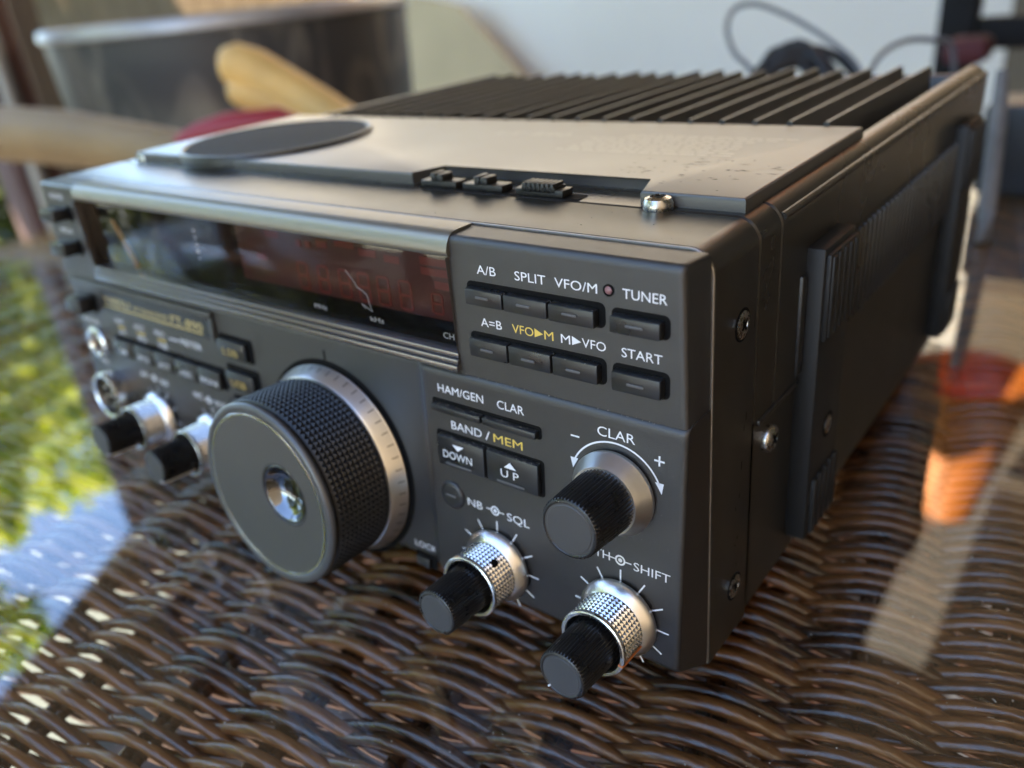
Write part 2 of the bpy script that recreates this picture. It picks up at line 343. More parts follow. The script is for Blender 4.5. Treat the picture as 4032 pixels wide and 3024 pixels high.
def weave():
    x0, x1, y0, y1 = TX0+12, TX1-12, TY0+12, TY1-12
    V = []; F = []; T = []; K = 7; off = 0
    ring = np.arange(K)*2*np.pi/K
    nrow = 385; vs_ = -465+2.8*np.arange(nrow)
    for j, v in enumerate(vs_):
        lo_, hi_ = -1e9, 1e9      # clip u to the rectangle
        for (c, d, a, bb) in ((eu[0], ev[0]*v, x0, x1), (eu[1], ev[1]*v, y0, y1)):
            t = sorted(((a-d)/c, (bb-d)/c)); lo_ = max(lo_, t[0]); hi_ = min(hi_, t[1])
        if hi_-lo_ < 20: continue
        u = np.arange(lo_, hi_, 4.6); m = len(u)
        ph = np.pi*(u-U0)/PIT + (0 if j % 2 == 0 else np.pi)
        jit = rng.normal()*.28; amp = AMP*rng.uniform(.85, 1.12)
        z = ZC+amp*np.cos(ph)*(1+.0*u)+.25*np.sin(u/47+j)
        vv = v+jit+.45*np.sin(u/61+j*1.7)+.3*np.sin(u/23+j*2.3)
        r = RS*(1+.10*np.sin(u/29+j*3.1)+.05*rng.normal(size=m))
        # ring in the plane normal to the strand (approx: v and z)
        cx = u*eu[0]+vv*ev[0]; cyy = u*eu[1]+vv*ev[1]
        vo = np.outer(r, np.cos(ring))*1.12; zo = np.outer(r, np.sin(ring))
        X = cx[:,None]+vo*ev[0]; Y = cyy[:,None]+vo*ev[1]; Z = z[:,None]+zo
        V.append(np.stack([X, Y, Z], -1).reshape(-1, 3)); T.append(np.full(m*K, rng.uniform(0, 1)))
        i = np.arange(m-1)[:,None]; k = np.arange(K)[None,:]; k2 = (k+1) % K
        F.append(np.stack([off+i*K+k, off+i*K+k2, off+(i+1)*K+k2, off+(i+1)*K+k], -1).reshape(-1, 4)); off += m*K
    # stakes the strands run over and under
    for q in range(-18, 20):
        u = U0+PIT*q; lo_, hi_ = -1e9, 1e9
        for (c, d, a, bb) in ((ev[0], eu[0]*u, x0, x1), (ev[1], eu[1]*u, y0, y1)):
            t = sorted(((a-d)/c, (bb-d)/c)); lo_ = max(lo_, t[0]); hi_ = min(hi_, t[1])
        if hi_-lo_ < 20: continue
        for du in (-2.0, 2.0):
            v = np.arange(lo_, hi_, 12.0); m = len(v); uu = u+du+.3*np.sin(v/70+q)
            cx = uu*eu[0]+v*ev[0]; cyy = uu*eu[1]+v*ev[1]
            uo = 1.9*np.cos(ring); zo = 1.5*np.sin(ring)
            X = cx[:,None]+uo[None,:]*eu[0]; Y = cyy[:,None]+uo[None,:]*eu[1]; Z = ZC+np.tile(zo, (m,1))
            V.append(np.stack([X, Y, Z], -1).reshape(-1, 3)); T.append(np.full(m*K, .05))
            i = np.arange(m-1)[:,None]; k = np.arange(K)[None,:]; k2 = (k+1) % K
            F.append(np.stack([off+i*K+k, off+i*K+k2, off+(i+1)*K+k2, off+(i+1)*K+k], -1).reshape(-1, 4)); off += m*K
    V = np.concatenate(V)*MM; F = np.concatenate(F); T = np.concatenate(T)
    me = bpy.data.meshes.new('woven_top'); me.vertices.add(len(V)); me.vertices.foreach_set('co', V.astype(np.float32).ravel())
    me.loops.add(F.size); me.loops.foreach_set('vertex_index', F.astype(np.int32).ravel())
    me.polygons.add(len(F)); me.polygons.foreach_set('loop_start', np.arange(0, F.size, 4, dtype=np.int32))
    me.polygons.foreach_set('use_smooth', np.ones(len(F), bool))
    me.update(calc_edges=True); me.validate()
    a = me.attributes.new('strand', 'FLOAT', 'POINT'); a.data.foreach_set('value', T.astype(np.float32))
    me.materials.append(M_wicker)
    o = bpy.data.objects.new('woven_top', me); link(o, tbl)
weave()
rp = rrect(TX0+4, TX1-4, TY0+4, TY1-4, 56)
rim = MB(); rim.tube([(x, y, -31) for x, y in rp+[rp[0]]], 11.5, 10)
mk('rim', rim, M_wicker, tbl)
for lx in (TX0+45, TX1-45):
    for ly in (TY0+45, TY1-45):
        mk('leg', MB().tube([(lx, ly, GZ), (lx, ly, -40)], 22, 12), M_wicker, tbl)
# dust flecks lying on the glass
dm = MB()
for _ in range(900):
    x = rng.uniform(120, 420); y = rng.uniform(-130, 120)
    if -6 < x < 246 and y > -8: continue
    s_ = abs(rng.normal())*.05+.03; a = rng.uniform(0, 6.28); l = s_*rng.choice([1, 1, 1.4, 4])
    ca, sa = math.cos(a), math.sin(a)
    dm.box(-l, l, -s_, s_, 0, s_*.8, fn=lambda p,q,r:(x+p*ca-q*sa, y+p*sa+q*ca, -12.98+r))
tag(mk('dust', dm, mat('pale_dust', (.36, .32, .26), .8)), 'pale dust flecks scattered on the glass', 'dust', kind='stuff')

# ------------------------------------------------------------------ the radio
RD = root('transceiver_radio', (119, 120, -13), 'black ham radio transceiver with silver-skirted knobs on the glass tabletop', 'radio')
tl = .078; ylo = lambda z: -.1-(61-z)*tl
_k = math.sqrt(1+tl*tl)
def PL(x, z, s): return (x, ylo(z)-s/_k, z+s*tl/_k)                 # lower panel, raised section
def PR(x, z, s): return PL(x, z, s-1.5)                              # lower panel, recessed section
def PU(x, z, s): return (x, .4+.04*(z-62)-s, z+.04*s)                # upper panel

# --- front panel shell: upper right block, left strip, lower block
def arc2(cx, cy, r, a0, a1, n=5): return [(cx+r*math.cos(rad(a0+(a1-a0)*i/n)), cy+r*math.sin(rad(a0+(a1-a0)*i/n))) for i in range(n+1)]
def upper_profile(i=0.0, top=92.7):      # (y,z)
    f = lambda z: .4+.04*(z-62)+i
    return [(9.6, 61.5), (f(61.5), 61.5), (f(90.4), 90.9)] + [(f(90.4)+1.5+1.5*math.cos(rad(a)), top-i-1.5+1.5*math.sin(rad(a))) for a in (165, 140, 118, 100, 90)] + [(9.6, top-i)]
fp = MB()
secs = []
for x, i in ((182.95, 0), (236.6, 0), (237.3, .08), (237.75, .3), (238.0, .75)):
    secs.append([(x-(1.6*(z-62)/30*max(0, 1-y/8) if x > 190 else 0), y, z) for y, z in upper_profile(i)])
fp.loft(secs)
secs = []
for x, i in ((-2.6, 1.2), (-2.2, .5), (-1.4, .1), (-.4, 0), (21.6, 0)): secs.append([(x, y, z) for y, z in upper_profile(i)])
fp.loft(secs)
def lower_profile(o):                     # o: set back by o
    return [(9.3, 61.7), (1.4, 61.7), (.7+o*.8, 61.55), (.05+o, 61.1), (-.25+o, 60.4), (ylo(59.4)+o, 59.4), (ylo(48)+o, 48), (ylo(30)+o, 30), (ylo(6.2)+o, 6.2), (-4.0+o, 5.0), (-3.0+o, 4.2), (9.3, -3.6)]
secs = []
for x, o in ((-2.6, 3.2), (-2.3, 2.2), (-1.6, 1.6), (-.6, 1.5), (60, 1.5), (120, 1.5), (167.6, 1.5), (168.6, 1.42), (169.4, 1.15), (170.2, .65), (170.9, .2), (171.6, 0.02), (172.4, 0), (205, 0), (236.9, 0), (237.6, .1), (238.05, .35), (238.3, .8)):
    secs.append([(x, y, z) for y, z in lower_profile(o)])
fp.loft(secs)
FP = mk('front_panel', fp, M_panel, RD, 40)

# display bezel, window, trim
bz = MB()
prof = [(6.0, 88.2), (.9, 88.2), (.35, 88.9), (.30, 89.6), (.7, 90.9), (1.5, 92.2), (2.6, 93.0), (4.2, 93.25), (9.3, 93.2)]
bz.loft([[(x, y, z) for y, z in prof] for x in (21.8, 183.4)])
mk('display_bezel', bz, M_bezel, RD)
tr_ = MB()
for z0, z1, y0 in ((65.3, 66.5, -.2), (63.9, 65.1, -.75), (62.2, 63.7, -1.15)):
    tr_.box(22.2, 183.3, y0, 8, z0, z1, .22)
tr_.box(21.7, 22.4, -.1, 6, 62.2, 88.2); tr_.box(182.92, 182.945, .2, 6, 66.4, 88.2)
mk('window_trim', tr_, M_trim, RD)
wn = MB().prism([(22.4, 66.4), (182.9, 66.4), (182.9, 88.2), (22.4, 88.2)], -2.2, -.7, .2, fn=PU)
WN = mk('display_window', wn, M_window, RD)
mk('display_backing', MB().prism([(22.4, 66.3), (183.2, 66.3), (183.2, 88.2), (22.4, 88.2)], -7.0, -5.5, fn=PU), M_gap, RD)
mk('display_filter', MB().prism([(100, 71), (182.8, 71), (182.8, 87.2), (100, 87.2)], -5.5, -4.6, .2, fn=PU), M_redback, RD)
sg = MB()
def seg8(x, z, w_, h, t):
    for (a0, a1, c0, c1) in ((t, w_-t, h-t, h), (t, w_-t, 0, t), (t, w_-t, h/2-t/2, h/2+t/2), (0, t, t*.6, h/2-t*.2), (0, t, h/2+t*.2, h-t*.6), (w_-t, w_, t*.6, h/2-t*.2), (w_-t, w_, h/2+t*.2, h-t*.6)):
        sg.prism([(x+a0, z+c0), (x+a1, z+c0), (x+a1, z+c1), (x+a0, z+c1)], -4.6, -4.45, fn=PU)
for x in (124.6, 132.6, 140.6, 147.5, 154.3, 161.6): seg8(x, 71.6, 4.3, 7.5, .6)
for x in (171.9, 178.0): seg8(x, 72.2, 3.6, 5.2, .5)
for x0, x1, z in ((108, 112.5, 78.5), (113.5, 119, 85.2), (126, 128, 84), (129.5, 131.6, 84), (134, 138, 84.6), (141, 148, 85.5), (149.5, 155.4, 84.2), (158, 163, 83.6), (169.6, 181.8, 84.6), (169.6, 181.8, 82.2), (173.5, 181.8, 79.3)):
    sg.prism([(x0, z-.9), (x1, z-.9), (x1, z+.9), (x0, z+.9)], -4.6, -4.45, fn=PU)
mk('display_segments', sg, M_redseg, RD)
nd = MB(); p0, p1 = PU(34.6, 82.0, -3.6), PU(43.6, 67.2, -3.6); nd.tube([p0, p1], [.55, .7], 6)
mk('meter_needle', nd, M_orange, RD)
# a hair stuck to the window
hs = [(148.4,80.6),(149.6,79.4),(150.9,78.0),(151.6,76.9),(153.4,76.2),(154.6,75.4),(155.0,74.4),(155.1,73.2),(155.5,72.4),(155.9,71.4),(153.6,72.4),(152.4,72.9),(153.6,71.8)]
mk('hair', MB().tube([PU(x, z, -.6) for x, z in hs], .085, 5), M_dim, RD)

# --- lettering
_tc = {}
def text_geo(s):
    if s in _tc: return _tc[s]
    cu = bpy.data.curves.new('t', 'FONT'); cu.body = s; cu.size = 1; cu.offset = 0.0; cu.resolution_u = 3
    o = bpy.data.objects.new('t', cu); COL.objects.link(o)
    bpy.context.view_layer.update()
    me = bpy.data.meshes.new_from_object(o.evaluated_get(bpy.context.evaluated_depsgraph_get()))
    v = [(p.co.x, p.co.y) for p in me.vertices]; f = [tuple(q.vertices) for q in me.polygons]
    bpy.data.objects.remove(o); bpy.data.curves.remove(cu); bpy.data.meshes.remove(me)
    _tc[s] = (v, f); return _tc[s]
_hv, _ = text_geo('H'); CAPH = max(p[1] for p in _hv)
def text(mb, s, x0, x1, z, h, fn, off=.05):
    v, f = text_geo(s); a = min(p[0] for p in v); c = max(p[0] for p in v); sx = (x1-x0)/(c-a); sz = h/CAPH
    mb.add([fn(x0+(px-a)*sx, z+pz*sz, off) for px, pz in v], f)
def poly(mb, pts, fn, off=.05): mb.add([fn(x, z, off) for x, z in pts], [tuple(range(len(pts)))])
def line(mb, x0, z0, x1, z1, w_, fn, off=.05):
    dx, dz = x1-x0, z1-z0; l = math.hypot(dx, dz); nx, nz_ = -dz/l*w_/2, dx/l*w_/2
    poly(mb, [(x0+nx, z0+nz_), (x0-nx, z0-nz_), (x1-nx, z1-nz_), (x1+nx, z1+nz_)], fn, off)
def arcband(mb, cx, cz, r, w_, a0, a1, fn, n=28, off=.05):
    for i in range(n):
        q = [rad(a0+(a1-a0)*(i+k)/n) for k in (0, 1)]
        poly(mb, [(cx+(r+s_*w_/2)*math.cos(a), cz+(r+s_*w_/2)*math.sin(a)) for a, s_ in ((q[0],-1),(q[0],1),(q[1],1),(q[1],-1))], fn, off)
def concentric(mb, x, z, fn):
    arcband(mb, x, z, 1.05, .4, 0, 360, fn, 20); poly(mb, [(x+.5*math.cos(rad(a)), z+.5*math.sin(rad(a))) for a in range(0, 360, 30)], fn)
    line(mb, x-2.6, z, x-1.2, z, .28, fn); line(mb, x+1.2, z, x+2.7, z, .28, fn)
W = MB(); Y = MB(); G = MB()
H = 1.85
text(W, 'A/B', 190.3, 195.3, 85.4, H, PU); text(W, 'SPLIT', 200.1, 207.6, 85.35, H, PU); text(W, 'VFO/M', 209.7, 219.3, 85.3, H, PU); text(W, 'TUNER', 224.7, 233.7, 85.25, H, PU)
text(W, 'A=B', 190.2, 195.8, 73.95, H, PU)
text(Y, 'VFO', 198.5, 203.9, 73.95, H, PU); poly(Y, [(204.2, 73.95), (206.3, 74.9), (204.2, 75.85)], PU); text(Y, 'M', 206.6, 208.8, 73.95, H, PU)
text(W, 'M', 210.6, 212.8, 73.95, H, PU); poly(W, [(213.2, 73.95), (215.3, 74.9), (213.2, 75.85)], PU); text(W, 'VFO', 215.5, 220.9, 73.95, H, PU)
text(W, 'START', 224.3, 232.8, 73.7, H, PU)
text(W, 'HAM/GEN', 175.8, 189.3, 55.7, 1.95, PL); text(W, 'CLAR', 193.2, 200.5, 55.6, 1.95, PL)
text(W, 'BAND', 179.1, 188.2, 47.0, 2.0, PL); line(W, 189.4, 46.9, 190.4, 49.1, .32, PL); text(Y, 'MEM', 191.6, 199.7, 47.0, 2.0, PL)
text(W, 'CLAR', 218.8, 227.4, 56.0, 2.05, PL); line(W, 212.4, 54.25, 214.5, 54.25, .38, PL)
line(W, 231.6, 54.0, 233.8, 54.0, .38, PL); line(W, 232.7, 52.9, 232.7, 55.1, .38, PL)
CX, CZ = 223.0, 44.4
arcband(W, CX, CZ, 10.75, .38, 24, 156, PL)
for a, sgn in ((24, -1), (156, 1)):
    ex, ez = CX+10.75*math.cos(rad(a)), CZ+10.75*math.sin(rad(a))
    poly(W, [(ex-.95, ez+.5), (ex+.95, ez+.5), (ex+(.55 if sgn < 0 else -.35), ez-1.9)], PL)
text(W, 'NB', 182.4, 186.9, 27.7, 2.0, PL); concentric(W, 190.7, 28.8, PL); text(W, 'SQL', 194.2, 200.6, 27.5, 2.0, PL)
text(W, 'WIDTH', 211.6, 221.7, 27.2, 2.0, PL); concentric(W, 224.2, 28.2, PL); text(W, 'SHIFT', 227.4, 235.8, 27.0, 2.0, PL)
for kx, kz in ((191.0, 14.5), (224.3, 14.3)):
    for a in range(-60, 241, 30): line(W, kx+8.4*math.cos(rad(a)), kz+8.4*math.sin(rad(a)), kx+11.6*math.cos(rad(a)), kz+11.6*math.sin(rad(a)), .36, PL)
for kx, kz in ((42.0, 15.2), (74.0, 15.0)):
    for a in range(-60, 241, 30): line(W, kx+8.4*math.cos(rad(a)), kz+8.4*math.sin(rad(a)), kx+11.4*math.cos(rad(a)), kz+11.4*math.sin(rad(a)), .36, PR)
text(W, 'LOCK', 161.1, 168.7, 7.7, 1.8, PR)
text(W, 'POWER', 3.4, 12.9, 87.4, 1.7, PU); text(W, 'MOX', 4.2, 13.0, 76.0, 1.7, PU)
text(W, 'FULL BK-IN', -.5, 11, 57.2, 1.7, PR); text(W, 'PHONES', .6, 11.2, 43.2, 1.8, PR); text(W, 'MIC', 6.0, 11.6, 28.2, 1.8, PR)
for x0, x1, a, c in ((23.8, 29.4, 'FAST', 'ATT'), (36.0, 42.2, 'AGC', 'IPO'), (48.8, 54.8, 'PROC', 'NB')):
    text(W, a, x0, x1, 46.3, 1.7, PR); line(Y, x0+1, 45.0, x1, 45.0, .5, PR); text(W, c, x0+1, x1, 42.2, 1.7, PR)
line(W, 57.2, 46.6, 62.6, 46.6, .4, PR); text(W, 'METER', 63.8, 75.3, 45.8, 1.9, PR)
text(W, 'AF', 32.6, 37.2, 28.6, 2.0, PR); concentric(W, 41.4, 29.5, PR); text(W, 'RF', 45.4, 50.0, 28.0, 2.0, PR)
text(W, 'MIC', 65.0, 69.8, 28.0, 2.0, PR); concentric(W, 73.2, 28.8, PR); text(W, 'RF PWR', 77.0, 85.0, 27.6, 2.0, PR)
mk('panel_lettering', W, M_white, FP, flat=True); mk('panel_lettering', Y, M_yellow, FP, label='yellow lettering', flat=True)
wt = MB()
text(wt, 'MHz', 134.4, 139.0, 69.0, 1.2, PU, -.62); text(wt, 'kHz', 154.8, 159.4, 68.9, 1.2, PU, -.62); text(wt, 'CH', 178.2, 181.4, 68.8, 1.4, PU, -.62)
for i in range(5): text(wt, '8531+'[i], 85.2, 86.8, 83.6-i*2.0, 1.1, PU, -.62)
mk('window_lettering', wt, M_dim, WN, flat=True)
mk('marker_line', MB().box(134.0, 134.6, 54.6, 57.2, .0, .12, fn=PR), M_gap, FP)

# name plate in its raised frame
nf = MB(); nf.box(-1.2, 85.4, 57.7, 59.9, -.4, 1.3, .5, fn=PR); nf.box(83.4, 85.4, 50.6, 57.7, -.4, 1.1, .3, fn=PR); nf.box(17.4, 83.4, 50.4, 51.3, -.3, .7, .25, fn=PR)
NF = mk('name_plate', nf, M_panel, RD)
mk('plate_face', MB().box(17.6, 83.3, 51.3, 57.6, -.2, .12, fn=PR), M_button, NF)
G = MB(); text(G, 'YAESU', 19.4, 36.4, 53.0, 2.3, PR, .18); text(G, 'HF TRANSCEIVER', 38.6, 59.4, 52.9, 1.5, PR, .18); text(G, 'FT-890', 61.0, 78.4, 52.5, 2.6, PR, .18)
line(G, 18.6, 51.9, 78, 51.7, .5, PR, .18)
mk('plate_lettering', G, M_gold, NF, flat=True)

# --- push buttons: dark slots, caps, raised index bars
def rr2(x0, x1, z0, z1, r, n=4): return rrect(x0, x1, z0, z1, r, n)
for x0, x1, z0, z1, r, fn in ((187.2, 221.0, 78.6, 83.7, 1.3, PU), (222.3, 234.4, 78.6, 83.3, 1.3, PU), (187.0, 221.0, 66.9, 72.5, 1.3, PU), (222.3, 234.4, 66.8, 72.3, 1.3, PU),
        (173.7, 205.0, 50.9, 54.0, .8, PL), (174.2, 205.4, 36.9, 46.0, 1.0, PL), (12.6, 16.4, 80.4, 85.6, .8, PU), (12.6, 16.4, 68.8, 74.2, .8, PU), (8.4, 13.4, 47.8, 54.6, .8, PR),
        (21.2, 86.2, 34.6, 42.0, 1.2, PR), (86.4, 102.6, 46.4, 54.0, 1.2, PR), (87.4, 103.6, 36.6, 44.6, 1.2, PR), (88.2, 103.0, 26.8, 34.6, 1.2, PR), (161.2, 168.4, 2.2, 6.4, .5, PR)):
    mk('button_slot', MB().prism(rr2(x0, x1, z0, z1, r), -.3, .03, fn=fn), M_gap, FP)
def button(x0, x1, z0, z1, s1, fn, bar=None, bw=.55, label=None, m=M_button, bev=.3, taper=0.0):
    s1 += random.uniform(-.14, .14); dz = random.uniform(-.07, .07); z0 += dz; z1 += dz
    mb = MB(); mb.box(x0, x1, z0, z1, -.3, s1, bev, 2, fn=fn)
    o = mk('push_button', mb, m, RD, 40, label)
    if bar:
        a, c, zz = bar
        mk('index_bar', MB().prism(rr2(a, c, zz-bw/2, zz+bw/2, bw*.45), s1-.1, s1+.25, .1, fn=fn), M_bar, o)
    return o
top_t, bot_t = 1.9, 1.9
for (x0, x1) in ((188.0, 197.7), (198.1, 208.7), (209.2, 219.5)):
    c = (x0+x1)/2-.2; button(x0, x1, 79.0, 82.5, top_t, PU, (c-1.7, c+1.7, 80.95))
button(222.9, 233.2, 79.0, 82.3, top_t, PU, (226.3, 229.9, 80.8))
for (x0, x1) in ((187.8, 197.9), (198.4, 208.9), (209.4, 219.8)):
    c = (x0+x1)/2-.2; button(x0, x1, 67.4, 71.5, bot_t, PU, (c-1.7, c+1.7, 69.3))
button(223.0, 233.3, 67.3, 71.2, bot_t, PU, (226.4, 230.0, 69.2))
button(174.4, 189.1, 51.3, 53.0, 1.6, PL); button(189.6, 204.2, 51.3, 53.0, 1.6, PL)
bd = button(175.2, 189.5, 37.5, 45.2, 1.5, PL, (177.9, 185.7, 38.5), .5, 'charcoal button marked DOWN', bev=.5)
buu = button(190.1, 204.5, 37.5, 45.2, 1.5, PL, (193.2, 200.8, 38.5), .5, 'charcoal button marked UP', bev=.5)
t = MB(); text(t, 'DOWN', 177.3, 186.1, 40.0, 1.9, PL, 1.72); poly(t, [(180.3, 43.9), (183.8, 43.9), (182.0, 42.5)], PL, 1.72); mk('button_lettering', t, M_white, bd, flat=True)
t = MB(); text(t, 'U P', 194.5, 199.5, 40.0, 1.9, PL, 1.72); poly(t, [(195.5, 42.5), (198.9, 42.5), (197.2, 44.0)], PL, 1.72); mk('button_lettering', t, M_white, buu, flat=True)
for bx_, bz_ in ((177.7, 29.0), (209.6, 28.6)):
    ff = lambda x, z, s, bx_=bx_, bz_=bz_: PL(bx_+x, bz_+z, s)
    o = mk('push_button', MB().lathe([(3.7, -.3), (3.7, .25), (3.3, .6), (2.4, .75)], ff, 40), M_button, RD, 50, 'small round button')
    mk('index_bar', MB().prism(rr2(bx_-1.7, bx_+1.7, bz_-.3, bz_+.3, .25), .7, .95, .08, fn=PL), M_bar, o)
button(162.0, 166.6, 2.6, 5.4, 1.2, PR)
names = ['NB', 'IPO', 'ATT', 'AGC', 'MONI']; xs = [22.0, 34.8, 47.6, 60.2, 72.9, 85.2]
for i in range(5):
    o = button(xs[i], xs[i+1]-.6, 35.0, 40.9, 1.8, PR, m=M_button, bev=.5)
    t = MB(); c = (xs[i]+xs[i+1])/2; wdt = 1.1*len(names[i]); text(t, names[i], c-wdt, c+wdt, 36.2, 1.7, PR, 2.0); mk('button_lettering', t, M_white, o, flat=True)
for x0, z0, s_ in ((87.0, 47.0, 'LSB'), (88.2, 37.2, 'USB'), (88.9, 27.4, 'AM')):
    o = button(x0, x0+13.2, z0, z0+5.7, 1.8, PR, bev=.5); t = MB(); text(t, s_, x0+3, x0+10.2, z0+1.3, 2.1, PR, 2.0); mk('button_lettering', t, M_gold, o, flat=True)
for x0, z0, fn, z1 in ((4.0, 81.0, PU, 84.9), (4.4, 69.4, PU, 73.7), (1.4, 48.4, PR, 53.8)):
    mb = MB(); mb.box(x0, x0+10.2, z0, z1, -.3, 5.5, .6, fn=fn); mk('rocker_switch', mb, M_button, RD, 40)
# indicator lamp
lf = lambda x, z, s: PU(221.8+x, 86.35+z, s)
LM = mk('indicator_lamp', MB().lathe([(1.15, .02), (1.15, .25), (.85, .3), (.85, .05)], lf, 32, False, False), M_gap, RD)
mk('lamp_lens', MB().lathe([(.84, .02), (.7, .28), (.4, .42), (.12, .46)], lf, 24), M_ledred, LM)

# --- knobs
def knurl(mb, fn, r0, h, s0, s1, nt_, ns):
    n = nt_*2; m = ns*2; vs_ = []; fs = []
    for j in range(m+1):
        for i in range(n):
            a = 2*math.pi*i/n; r = r0+(h if (i % 2 and j % 2) else 0)
            vs_.append(fn(r*math.cos(a), r*math.sin(a), s0+(s1-s0)*j/m))
    for j in range(m):
        for i in range(n):
            i2 = (i+1) % n; q = (j*n+i, j*n+i2, (j+1)*n+i2, (j+1)*n+i)
            if (i % 2) == (j % 2): fs += [(q[0], q[1], q[2]), (q[0], q[2], q[3])]
            else: fs += [(q[0], q[1], q[3]), (q[1], q[2], q[3])]
    mb.add(vs_, fs)
def fluted(mb, fn, r0, r1, s0, s1, nf, d):
    n = nf*4; vs_ = []; prof = [(r0, s0, 1), (r0+(r1-r0)*.5, (s0+s1)/2, 1), (r1, s1-.5, 1), (r1-.25, s1-.15, .3), (r1-.5, s1, 0), (r1-.75, s1+.05, 0), (r1-.95, s1-.1, 0)]
    for r, s_, k in prof:
        for i in range(n):
            a = 2*math.pi*i/n; rr = r-(d*k if i % 4 in (0, 1) else 0)
            vs_.append(fn(rr*math.cos(a), rr*math.sin(a), s_))
    fs = []
    for k in range(len(prof)-1):
        for i in range(n):
            j = (i+1) % n; fs.append((k*n+i, k*n+j, (k+1)*n+j, (k+1)*n+i))
    mb.add(vs_, fs); return prof[-1]
def double_knob(kx, kz, P, label, hole=None, orange=None, pointer=(-52, None), n_k=44):
    fn = lambda x, z, s: P(kx+x, kz+z, s)
    mb = MB(); rl, sl_ = fluted(mb, fn, 5.75, 5.45, 9.0, 22.5, 46, .28)[:2]
    K = mk('rotary_knob', mb, M_knob, RD, 30, label)
    mk('knob_face', MB().lathe([(rl, sl_), (rl-.2, sl_-.25), (rl-.5, sl_+.05), (.4, sl_+.12)], fn, 48), M_face, K)
    sk = MB().lathe([(8.6, .3), (9.15, .7), (9.25, 1.5), (9.0, 2.1), (8.3, 2.9), (7.75, 3.5), (7.45, 3.7)], fn, 72, True, False)
    mk('knob_skirt', sk, M_ring, K, 25)
    sv = MB(); knurl(sv, fn, 7.25, .42, 3.5, 10.4, n_k, 7)
    sv.lathe([(7.25, 10.3), (7.6, 10.5), (7.72, 10.9), (7.6, 11.35), (7.3, 11.5), (6.75, 11.45), (6.55, 11.1), (6.5, 7.5)], fn, 72, False, False)
    mk('knob_sleeve', sv, M_metal, K, 20)
    mk('knob_bore', MB().lathe([(6.5, 7.6), (5.2, 7.6)], fn, 48, False, False), M_gap, K)
    if hole is not None:
        a = rad(hole); rx, rz = math.cos(a), math.sin(a)
        ho = MB(); o_ = []
        for k in range(20):
            q = 2*math.pi*k/20; o_.append(fn(7.72*rx-.95*math.cos(q)*rz, 7.72*rz+.95*math.cos(q)*rx, 7.2+.95*math.sin(q)))
        inn = [fn(6.3*rx-.85*math.cos(2*math.pi*k/20)*rz, 6.3*rz+.85*math.cos(2*math.pi*k/20)*rx, 7.2+.85*math.sin(2*math.pi*k/20)) for k in range(20)]
        ho.loft([inn, o_]); mk('set_screw_hole', ho, M_gap, K)
    if orange is not None:
        a = rad(orange); ol = MB()
        ol.tube([fn(7.62*math.cos(a), 7.62*math.sin(a), s_) for s_ in (3.9, 7, 10.5)] + [fn(7.55*math.cos(a), 7.55*math.sin(a), 11.45), fn(6.7*math.cos(a), 6.7*math.sin(a), 11.5)], .28, 6)
        mk('pointer_line', ol, M_bone, K)
    a = rad(pointer[0]); pt = MB()
    pt.tube([fn(5.72*math.cos(a), 5.72*math.sin(a), 11.5), fn(5.5*math.cos(a), 5.5*math.sin(a), 21.9), fn(5.1*math.cos(a), 5.1*math.sin(a), 22.5), fn(4.5*math.cos(a), 4.5*math.sin(a), 22.62)], .24, 6)
    mk('pointer_line', pt, M_black if pointer[1] else M_white, K)
    return K
double_knob(191.0, 14.5, PL, 'double knob under NB and SQL with a black screw hole', hole=52, pointer=(-62, 1))
double_knob(224.3, 14.3, PL, 'double knob under SHIFT with an orange line', orange=-18, pointer=(-128, None))
double_knob(42.0, 15.2, PR, 'left double knob beside the microphone socket', n_k=44)
double_knob(74.0, 15.0, PR, 'double knob beside the tuning dial')
fn = lambda x, z, s: PL(CX+x, CZ+z, s)
mb = MB(); rl, sl_ = fluted(mb, fn, 7.0, 6.45, 4.6, 16.9, 50, .3)[:2]
K = mk('rotary_knob', mb, M_knob, RD, 30, 'CLAR knob with a plain silver cone skirt')
mk('knob_face', MB().lathe([(rl, sl_), (rl-.2, sl_-.25), (rl-.55, sl_+.1), (.4, sl_+.15)], fn, 48), M_face, K)
mk('knob_skirt', MB().lathe([(8.8, .3), (9.25, .7), (9.35, 1.6), (9.1, 2.0), (8.2, 3.6), (7.4, 4.9), (6.6, 4.9)], fn, 80, True, False), M_ring, K, 25)
# tuning dial
DX, DZ = 134.3, 25.9
fn = lambda x, z, s: PR(DX+x, DZ+z, s)
mk('dial_recess', MB().lathe([(28.6, -.2), (28.6, .04), (26.0, .04)], fn, 96), M_gap, FP)
dg = MB(); knurl(dg, fn, 24.7, .62, 6.0, 21.6, 100, 11)
dg.lathe([(24.7, 5.4), (24.7, 6.05)], fn, 96, False, False); dg.lathe([(24.7, 21.5), (24.2, 21.9), (24.2, 22.4), (24.9, 22.7)], fn, 96, False, False)
DL = mk('tuning_dial', dg, M_grip, RD, 20)
mk('dial_skirt', MB().lathe([(26.6, .2), (27.1, .5), (27.2, 1.0), (26.9, 1.5), (25.6, 4.6), (25.2, 5.2), (24.2, 5.5)], fn, 120, True, False), M_ring, DL, 25)
tk = MB()
for i in range(50):
    a = 2*math.pi*(i+.5)/50; r0, r1 = 26.95, 26.25; ca, sa = math.cos(a), math.sin(a); wv = .11
    tk.add([fn((r0)*ca-wv*sa, r0*sa+wv*ca, 1.55), fn(r0*ca+wv*sa, r0*sa-wv*ca, 1.55), fn(r1*ca+wv*sa, r1*sa-wv*ca, 3.2), fn(r1*ca-wv*sa, r1*sa+wv*ca, 3.2)], [(0,1,2,3)])
mk('skirt_marks', tk, M_gap, DL, flat=True)
